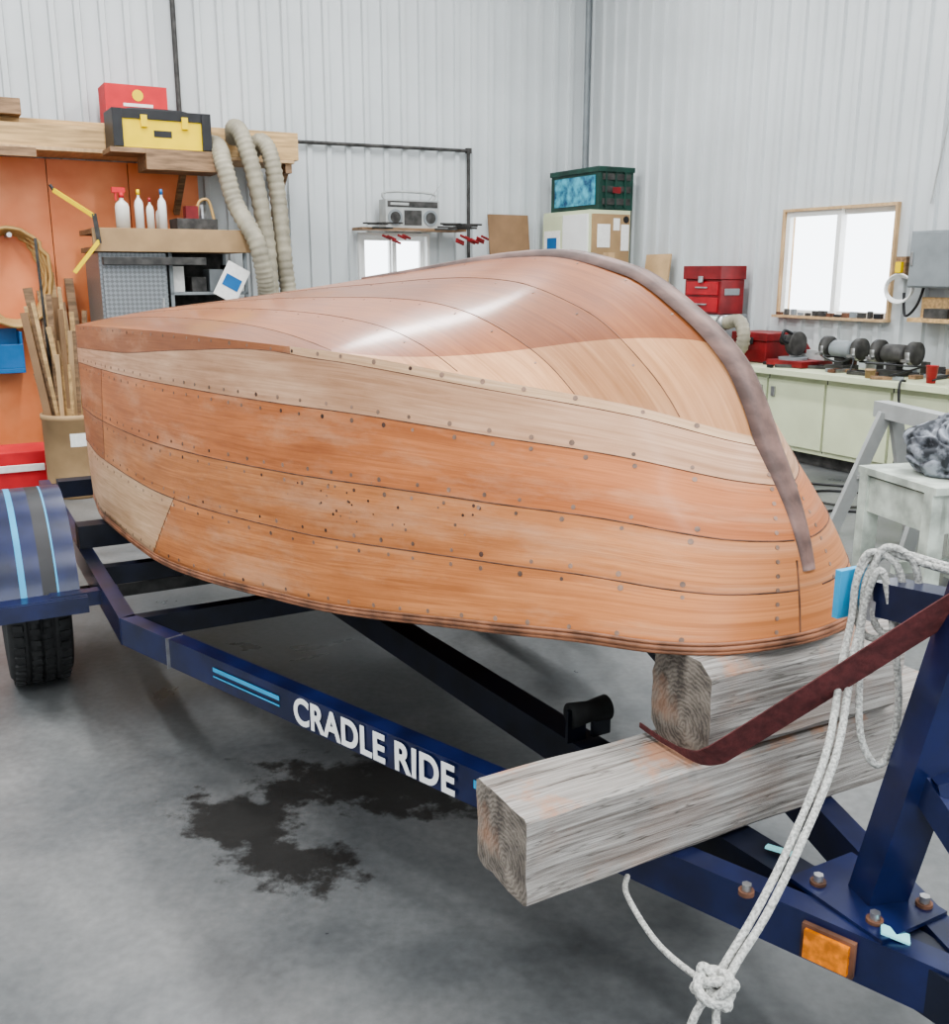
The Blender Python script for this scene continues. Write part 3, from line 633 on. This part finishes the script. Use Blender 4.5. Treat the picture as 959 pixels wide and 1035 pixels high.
b.beam((-5.68,-.9,2.12),(-5.44,-1.16,1.92),.02,.03,'yellow'); b.beam((-5.62,-1.16,1.50),(-5.42,-1.17,1.74),.02,.03,'yellow'); b.beam((-5.44,-1.16,1.94),(-5.42,-1.17,1.72),.02,.03,'dark'); b.cyl((-5.68,-.9,2.12),(-5.70,-.88,2.16),.012,'black'); b.done(ROOM)
b=MB('coiled_air_hose')
for k in range(5):
    pts=[(-5.98+rnd(-.02,.02)+(.24+.015*k)*math.cos(a),-.14-.035*k,1.46+(.36+.01*k)*math.sin(a)) for a in [2*math.pi*i/40 for i in range(40)]]
    b.tube(pts,.017,'coil',8,closed=True)
b.cyl((-5.98,-.10,1.80),(-5.98,-.36,1.80),.02,'steel'); b.done(ROOM,fixn=False)
b=MB('blue_wall_bin'); b.bb(-6.3,-5.96,-.34,-.095,.68,.72,'blue'); b.bb(-6.3,-5.96,-.34,-.32,.72,.92,'blue'); b.bb(-6.3,-6.28,-.32,-.095,.72,1.02,'blue'); b.bb(-5.98,-5.96,-.32,-.095,.72,1.02,'blue'); b.bb(-6.28,-5.98,-.115,-.095,.72,1.04,'blue'); b.done(ROOM,bevel=.004)
b=MB('black_vertical_pipe'); b.cyl((-4.48,-.10,2.72),(-4.48,-.10,H),.022,'dark'); b.lathe((-4.48,-.10,4.0),[(.022,-.04),(.032,-.04),(.032,.04),(.022,.04)],'dark'); b.done(ROOM,fixn=False)
b=MB('black_conduit'); b.tube([(-3.40,-.06,2.70),(-1.56,-.06,2.72)],.017,'dark'); b.tube([(-1.54,-.06,2.735),(-1.54,-.06,.3)],.017,'dark'); b.box((-1.54,-.06,2.72),(.05,.05,.05),'dark')
b.done(ROOM,fixn=False)
b=MB('grey_corner_pipe'); b.cyl((-.10,-.10,2.6),(-.10,-.10,H),.03,'grey'); b.done(ROOM)
b=MB('cardboard_barrel'); bx,by=-2.76,6.75
b.lathe((bx,by,0),[(0,0),(.195,0),(.20,.03),(.195,.05),(.195,.53),(.202,.535),(.202,.57),(.185,.57),(.185,.05),(0,.05)],'card',seg=36)
b.add([(bx+.197*math.cos(a),by+.197*math.sin(a),z) for z in (.36,.45) for a in [math.radians(-75+9*i) for i in range(6)]],[(i,i+1,i+7,i+6) for i in range(5)],'paper')
b.done(WORLD,fixn=False)
b=MB('lumber_offcuts')
for k in range(34):
    a=rnd(0,6.28); rr=rnd(.02,.12); h=rnd(.75,1.5); w=rnd(.02,.06)
    p0=(bx+rr*math.cos(a)*.9,by+rr*math.sin(a)*.9,.06)
    ex,ey=rr*math.cos(a)*1.2+rnd(-.18,.08),rr*math.sin(a)*1.2+rnd(-.04,.04)
    b.beam(p0,(bx+ex,by+ey,h),w,.018,random.choice(['pine','oldwood','brownply','oldwood','brownply','ply']),up=(rnd(-.3,.3),1,0))
b.beam((bx-.1,by,.06),(bx-.13,by,1.72),.014,.014,'dark',up=(0,1,0)); b.done(WORLD)
b=MB('red_carton'); b.box((-3.26,7.0,.14),(.5,.4,.28),'redbox',rot=(0,0,.5)); b.box((-3.165,6.795,.17),(.3,.012,.05),'paper',rot=(0,0,.5)); b.done(WORLD,bevel=.004)
b=MB('standing_boards')
for k,(xx,zt_) in enumerate([(-5.74,1.35),(-5.66,1.5),(-5.59,1.25),(-5.51,1.45)]): b.beam((xx,-.55,0.0),(xx-.02,-.13,zt_),.07,.02,['oldwood','pine','brownply','oldwood'][k],up=(0,1,0))
b.done(ROOM)
# ------------------------------------------------------------------ CENTRE BACK
b=MB('workshop_ledge'); b.bb(-2.85,-1.70,-.30,-.045,1.905,1.930,'oldwood'); 
b.done(ROOM)
b=MB('boombox_radio'); x0,x1,y0,z0=-2.57,-1.98,-.24,1.932
b.bb(x0,x1,y0,-.08,z0,z0+.27,'lgrey'); b.bb(x0+.02,x1-.02,y0-.006,y0,z0+.20,z0+.255,'dark'); b.bb(x0+.2,x1-.2,y0-.008,y0,z0+.03,z0+.17,'dark')
for xx in (x0+.1,x1-.1): b.disc((xx,y0-.002,z0+.1),(0,1,0),.078,'grey',h=.008,seg=24); b.disc((xx,y0-.008,z0+.1),(0,1,0),.055,'dark',h=.006,seg=16)
b.tube(smooth_path([(x0+.03,-.16,z0+.26),(x0+.04,-.16,z0+.34),(x1-.04,-.16,z0+.34),(x1-.03,-.16,z0+.26)],4),.012,'lgrey'); b.bb(x0+.05,x0+.25,y0-.009,y0-.006,z0+.215,z0+.24,'lgrey'); b.cyl((x1-.05,-.1,z0+.27),(x1+.1,-.1,z0+.45),.004,'steel'); b.done(ROOM,bevel=.006)
b=MB('hand_clamps')
for k in range(16):
    xx=-2.06+k*.03 if k<11 else -2.84+(k-11)*.05; yy=-.36-rnd(0,.1); z=1.85+rnd(-.02,.04)
    m='dkred' if k%2 else 'rust'
    b.beam((xx,-.31,z+.09),(xx+.10,yy-.12,z+.08),.02,.016,'dark'); b.beam((xx+.1,yy-.12,z+.12),(xx+.1,yy-.12,z-.05),.03,.026,m); b.beam((xx+.03,-.335,z+.12),(xx+.03,-.335,z-.05),.03,.024,'dark'); b.cyl((xx+.1,yy-.12,z-.03),(xx+.19,yy-.1,z-.06),.012,'dkred' )
b.done(ROOM)
b=MB('hardboard_sheet'); b.beam((-1.06,-.32,0),(-1.06,-.06,2.10),.50,.015,'brownply',up=(0,1,0)); b.done(ROOM)
b=MB('metal_cabinet'); b.bb(-.66,-.15,-1.0,-.15,0.06,2.12,'cream'); b.bb(-.64,-.17,-.98,-.17,0,.06,'dark')
b.bb(-.68,-.66,-.98,-.54,.1,2.08,'white'); b.bb(-.68,-.66,-.53,-.17,.1,2.08,'cream'); b.bb(-.70,-.68,-.57,-.55,1.0,1.15,'steel')
b.bb(-.684,-.68,-.50,-.2,1.70,1.93,'paper'); b.bb(-.686,-.684,-.44,-.26,1.74,1.86,'blue')
b.bb(-.64,-.17,-1.02,-1.0,.1,2.08,'card'); b.bb(-.38,-.30,-1.024,-1.02,1.92,2.04,'paper'); b.bb(-.58,-.42,-1.024,-1.02,1.75,1.98,'paper'); b.bb(-.28,-.18,-1.024,-1.02,1.72,1.98,'paper'); b.bb(-.5,-.35,-1.024,-1.02,1.55,1.7,'ply'); b.disc((-.22,-1.02,2.03),(0,1,0),.035,'black',h=.005,seg=16)
b.done(ROOM,bevel=.004)
b=MB('green_storage_crate'); x0,x1,y0,y1,z0,z1=-.56,-.13,-1.0,-.14,2.123,2.54
b.bb(x0,x1,y0,y1,z0,z1-.05,'greendk'); b.bb(x0-.015,x1+.01,y0-.015,y1+.01,z1-.05,z1,'greendk'); b.bb(x0-.012,x0,y0+.06,y1-.08,z0+.05,z1-.08,'aqua')
for zz in (.08,.2,.32): b.bb(x0+.04,x1-.04,y0-.012,y0,z0+zz-.03,z0+zz+.03,'dark')
for xx in (.08,.2,.32): b.bb(x0+xx-.01,x0+xx+.01,y0-.02,y0,z0+.02,z1-.05,'greendk')
b.bb(x0+.16,x0+.26,y0-.022,y0-.02,z0+.16,z0+.22,'dkred'); b.done(ROOM,bevel=.006)
b=MB('plywood_offcut'); b.beam((-.30,-1.42,0),(-.08,-1.40,1.68),.38,.018,'ply',up=(1,0,0)); b.done(ROOM)
# ------------------------------------------------------------------ RIGHT WALL BENCH
b=MB('workbench_cabinet'); B0_,B1_=-6.6,-1.75
b.bb(-.74,-.05,B0_-.02,B1_,.70,.745,'cream'); b.bb(-.66,-.07,B0_,B1_-.02,.10,.70,'cream'); b.bb(-.60,-.08,B0_+.02,B1_-.04,0,.10,'dark')
y=B0_+.03; k=0
while y<B1_-.5:
    w=.60; b.bb(-.68,-.66,y+.012,y+w-.012,.14,.66,'cream'); b.bb(-.695,-.68,y+(.05 if k%2 else w-.09),y+(.09 if k%2 else w-.05),.52,.60,'steel'); b.bb(-.664,-.659,y+w-.004,y+w+.004,.12,.69,'dark'); y+=w; k+=1
b.done(ROOM,bevel=.004)
b=MB('steel_drawer_stack'); b.bb(-.46,-.10,-2.70,-2.15,.749,1.13,'grey')
for k in range(3): b.bb(-.475,-.46,-2.68,-2.17,.765+k*.12,.865+k*.12,'lgrey'); b.bb(-.49,-.475,-2.5,-2.3,.81+k*.12,.825+k*.12,'steel')
b.done(ROOM,bevel=.003)
b=MB('red_tool_chest'); b.bb(-.40,-.12,-2.66,-2.18,1.134,1.44,'dkred'); b.bb(-.42,-.11,-2.67,-2.17,1.44,1.56,'dkred')
b.bb(-.41,-.40,-2.63,-2.21,1.15,1.28,'red'); b.bb(-.41,-.40,-2.63,-2.21,1.30,1.42,'red')
b.bb(-.425,-.41,-2.50,-2.34,1.21,1.225,'steel'); b.bb(-.425,-.41,-2.50,-2.34,1.36,1.375,'steel'); b.bb(-.36,-.18,-2.672,-2.66,1.30,1.36,'grey'); b.bb(-.435,-.42,-2.45,-2.39,1.41,1.47,'steel')
b.done(ROOM,bevel=.006)
b=MB('dust_collection_pipe'); b.cyl((-.62,-2.35,1.08),(-.62,-3.02,1.08),.05,'mint'); b.lathe((-.62,-2.95,1.08),[(.05,-.03),(.065,-.03),(.065,.03),(.05,.03)],'steel',axis='Y')
corr([(-.62,-3.0,1.08),(-.66,-3.18,1.10),(-.68,-3.26,1.0),(-.66,-3.22,.88),(-.60,-3.05,.83),(-.58,-2.9,.84)],.055,b,10); b.cyl((-.62,-2.70,.75),(-.62,-2.70,1.06),.02,'steel'); b.done(ROOM,fixn=False)
b=MB('miter_saw'); yc=-3.58
b.bb(-.56,-.2,yc-.22,yc+.16,.75,.80,'dkred'); b.bb(-.30,-.26,yc-.22,yc+.16,.80,.88,'lgrey'); b.cyl((-.42,yc,.80),(-.42,yc,.82),.12,'grey')
b.cyl((-.40,yc-.02,.92),(-.40,yc+.02,.92),.09,'steel',seg=28); b.lathe((-.40,yc,.93),[(.0,-.03),(.10,-.03),(.10,.03),(0,.03)],'dark',axis='Y'); b.cyl((-.36,yc+.05,.95),(-.36,yc+.18,.95),.045,'black'); b.beam((-.25,yc,.84),(-.38,yc,.98),.05,.06,'dkred'); b.tube(smooth_path([(-.45,yc,1.01),(-.54,yc,1.04),(-.56,yc,.97),(-.5,yc,.94)],5),.014,'black'); b.done(ROOM,bevel=.003)
b=MB('red_plastic_case'); b.bb(-.45,-.12,-3.30,-2.90,.75,.93,'dkred'); b.bb(-.46,-.11,-3.31,-2.89,.93,1.0,'dkred'); b.bb(-.475,-.46,-3.16,-3.04,.90,.96,'black'); b.done(ROOM,bevel=.01)
def grinder(yc,m,x=-.36):
    b=MB('bench_grinder'); o=x+.39
    b.bb(-.48+o,-.30+o,yc-.09,yc+.09,.75,.79,'dark'); b.bb(-.43+o,-.35+o,yc-.045,yc+.045,.79,.86,'dark')
    b.lathe((x,yc,.91),[(0,-.10),(.055,-.10),(.07,-.075),(.07,.075),(.055,.10),(0,.10)],m,axis='Y'); 
    for sg in (-1,1):
        b.lathe((x,yc+sg*.155,.91),[(0,-.02),(.078,-.02),(.078,.02),(0,.02)],'steel',axis='Y'); b.lathe((x+.01,yc+sg*.155,.92),[(0,-.03),(.04,-.03),(.086,-.025),(.086,.025),(.04,.03),(0,.03)],'dark',axis='Y'); b.cyl((x,yc+sg*.1,.91),(x,yc+sg*.17,.91),.012,'steel'); b.bb(-.50+o,-.46+o,yc+sg*.155-.025,yc+sg*.155+.025,.86,.88,'steel')
    b.done(ROOM,fixn=False)
grinder(-4.03,'grey'); grinder(-4.52,'dark')
b=MB('red_paper_cup'); b.lathe((-.58,-5.0,.747),[(0,0),(.03,0),(.042,.12),(.045,.122),(.04,.122),(.03,.01)],'red',seg=20); b.done(ROOM,fixn=False)
b=MB('small_lid_jar'); b.lathe((-.66,-4.55,.747),[(0,0),(.035,0),(.035,.05),(.039,.05),(.039,.065),(0,.065)],'card',seg=20); b.done(ROOM,fixn=False)
b=MB('small_hand_tools')
for k in range(60):
    yy=rnd(-5.9,-3.0); xx=rnd(-.70,-.10); an=rnd(0,3.1); l=rnd(.05,.2); hh=rnd(.03,.14) if xx>-.22 else .025; b.box((xx,yy,.747+hh/2),(l*(.5 if xx>-.22 else 1),rnd(.02,.06),hh),random.choice(['dark','steel','oldwood','black','rust','dark','grey','black']),rot=(0,0,an))
b.done(ROOM)
b=MB('power_cable')
for k in range(5):
    y0=-4.0-.35*k; pts=[(-.12,y0,.80)]+[(-.15-rnd(0,.5),y0-rnd(0,.5),.765+rnd(0,.12)) for _ in range(4)]+[(-.7,y0-.4,.78)]
    b.tube(smooth_path(pts,8),.007,'black',8)
b.tube(smooth_path([(-.72,-4.9,.76),(-.78,-4.9,.72),(-.80,-4.95,.35),(-.85,-4.9,.02),(-1.1,-4.7,.012),(-1.3,-4.3,.012),(-1.0,-4.1,.012)],8),.009,'black',8); b.done(ROOM,fixn=False)
b=MB('hand_tools_on_sill')
for k in range(14): 
    yy=-4.1+k*.08; hh=rnd(.02,.06); b.box((-.068,yy,1.142+hh/2),(.035,rnd(.03,.07),hh),random.choice(['dark','rust','grey','black']))
b.done(ROOM)
b=MB('electrical_box'); b.bb(-.18,-.04,-4.95,-4.42,1.39,1.80,'grey'); b.bb(-.19,-.18,-4.94,-4.43,1.40,1.79,'grey'); b.bb(-.20,-.19,-4.46,-4.44,1.55,1.65,'steel'); b.cyl((-.09,-4.70,1.80),(-.09,-4.70,H),.014,'lgrey'); b.tube(smooth_path([(-.09,-4.5,1.39),(-.09,-4.45,1.25),(-.09,-4.36,1.18),(-.09,-4.33,1.35)],6),.01,'black'); b.done(ROOM,bevel=.003)
b=MB('wall_outlet_with_cord'); b.bb(-.10,-.04,-4.33,-4.24,1.48,1.62,'oldwood'); b.bb(-.13,-.10,-4.31,-4.26,1.5,1.58,'yellow')
for k in range(3): b.tube([(-.09-.01*k,-4.29+.12*math.cos(a),1.38+(.09+.01*k)*math.sin(a)) for a in [2*math.pi*i/24 for i in range(24)]],.008,'white',8,closed=True)
b.done(ROOM,fixn=False)
b=MB('small_parts_ledge'); b.bb(-.22,-.04,-5.2,-4.48,1.14,1.17,'pine'); b.bb(-.07,-.04,-5.2,-4.48,1.17,1.32,'pine'); b.bb(-.2,-.08,-5.1,-4.9,1.17,1.26,'dkred'); b.bb(-.2,-.08,-4.8,-4.6,1.17,1.24,'dark'); b.done(ROOM)
b=MB('hanging_wire'); b.tube(smooth_path([(-.045,-4.45,2.0),(-.045,-4.52,2.5),(-.045,-4.60,3.0),(-.045,-4.7,4.2)],6),.006,'lgrey',8); b.done(ROOM,fixn=False)
def sawhorse(cx,cy,an,h,Lh,m):
    b=MB('saw_horse'); b.beam((-Lh/2,0,h-.045),(Lh/2,0,h-.045),.09,.09,m)
    for sx in (-1,1):
        for sy in (-1,1): b.beam((sx*(Lh/2-.1),sy*.03,h-.06),(sx*(Lh/2-.02),sy*.26,0.0),.075,.035,m,up=(1,0,0))
        b.beam((sx*(Lh/2-.06),-.16,h*.45),(sx*(Lh/2-.06),.16,h*.45),.07,.02,m)
    b.done((cx,cy,an))
sawhorse(2.42,5.35,math.radians(100),.78,.75,'lgrey')
b=MB('paint_stand'); 
b.box((0,0,.58),(.62,.55,.035),'mint')
for sx in (-1,1):
    for sy in (-1,1): b.box((sx*.27,sy*.23,.282),(.08,.06,.565),'mint')
b.box((0,-.25,.47),(.52,.02,.17),'mint'); b.box((-.285,0,.47),(.02,.44,.17),'mint'); b.box((0,0,.16),(.55,.03,.06),'mint'); b.box((-.02,-.263,.48),(.26,.004,.13),'paper')
b.done((2.22,4.50,math.radians(14)),bevel=.003)
bm=bmesh.new(); bmesh.ops.create_icosphere(bm,subdivisions=6,radius=1)
for v in bm.verts:
    n=v.co.copy(); f1=noise.noise(n*1.8+V((3,0,0))); fold=abs(math.sin(5*n.x+6*f1+2*n.y))**.6
    k=.86+.16*f1+.13*fold; v.co=V((n.x*.25*k,n.y*.22*k,max(-.10,n.z*.17*k+.02*fold-.01)))
for f in bm.faces: f.smooth=True
me=bpy.data.meshes.new('cloth_bundle'); bm.to_mesh(me); bm.free(); me.materials.append(M['camo']); o=bpy.data.objects.new('cloth_bundle',me); bpy.context.collection.objects.link(o); o.location=(2.22,4.48,.70)
b=MB('floor_extension_cord'); b.tube(smooth_path([(2.0,5.9,.01),(2.3,6.2,.01),(2.7,6.1,.01),(2.9,6.5,.01),(2.5,6.8,.01),(2.1,6.6,.01)],8),.009,'black',8); b.tube(smooth_path([(1.8,6.3,.01),(2.2,6.5,.01),(2.5,6.3,.01),(2.8,6.7,.01)],8),.008,'dark',8); b.done(WORLD,fixn=False)
# ------------------------------------------------------------------ LIGHTS
for a in (-8.2,-5.2,-2.2):
    for bb_ in (-10.5,-6.5,-2.8):
        f=MB('ceiling_light_fixture'); f.bb(a-.16,a+.16,bb_-1.2,bb_+1.2,H-.12,H-.005,'white'); f.bb(a-.14,a-.08,bb_-1.15,bb_+1.15,H-.135,H-.12,'white'); f.bb(a+.08,a+.14,bb_-1.15,bb_+1.15,H-.135,H-.12,'white'); fo=f.done(ROOM)
        ld_=bpy.data.lights.new('fixture_lamp','AREA'); ld_.shape='RECTANGLE'; ld_.size=.3; ld_.size_y=2.3; ld_.energy=135; ld_.color=(.97,.985,1)
        lo=bpy.data.objects.new('fixture_lamp',ld_); bpy.context.collection.objects.link(lo)
        lo.matrix_world=Matrix.Translation((ROOM[0],ROOM[1],0))@Matrix.Rotation(ROOM[2],4,'Z')@Matrix.Translation((a,bb_,H-.15))
        lo.parent=fo; lo.matrix_parent_inverse=fo.matrix_basis.inverted()
w=bpy.data.worlds.new('overcast_sky'); bpy.context.scene.world=w; w.use_nodes=True
nt=w.node_tree; bg=nt.nodes['Background']; bg.inputs[0].default_value=(.88,.94,1,1); bg.inputs[1].default_value=4.5
# ------------------------------------------------------------------ CAMERA
cd=bpy.data.cameras.new('camera'); cd.sensor_fit='HORIZONTAL'; cd.sensor_width=36; cd.lens=1000/959*36; cd.clip_end=200
co=bpy.data.objects.new('camera',cd); bpy.context.collection.objects.link(co); co.location=(0,0,1.5); co.rotation_euler=(math.radians(90-13.6),0,0)
bpy.context.scene.camera=co
try: bpy.context.scene.view_settings.look='AgX - Medium High Contrast'
except Exception as e: print('look',e)
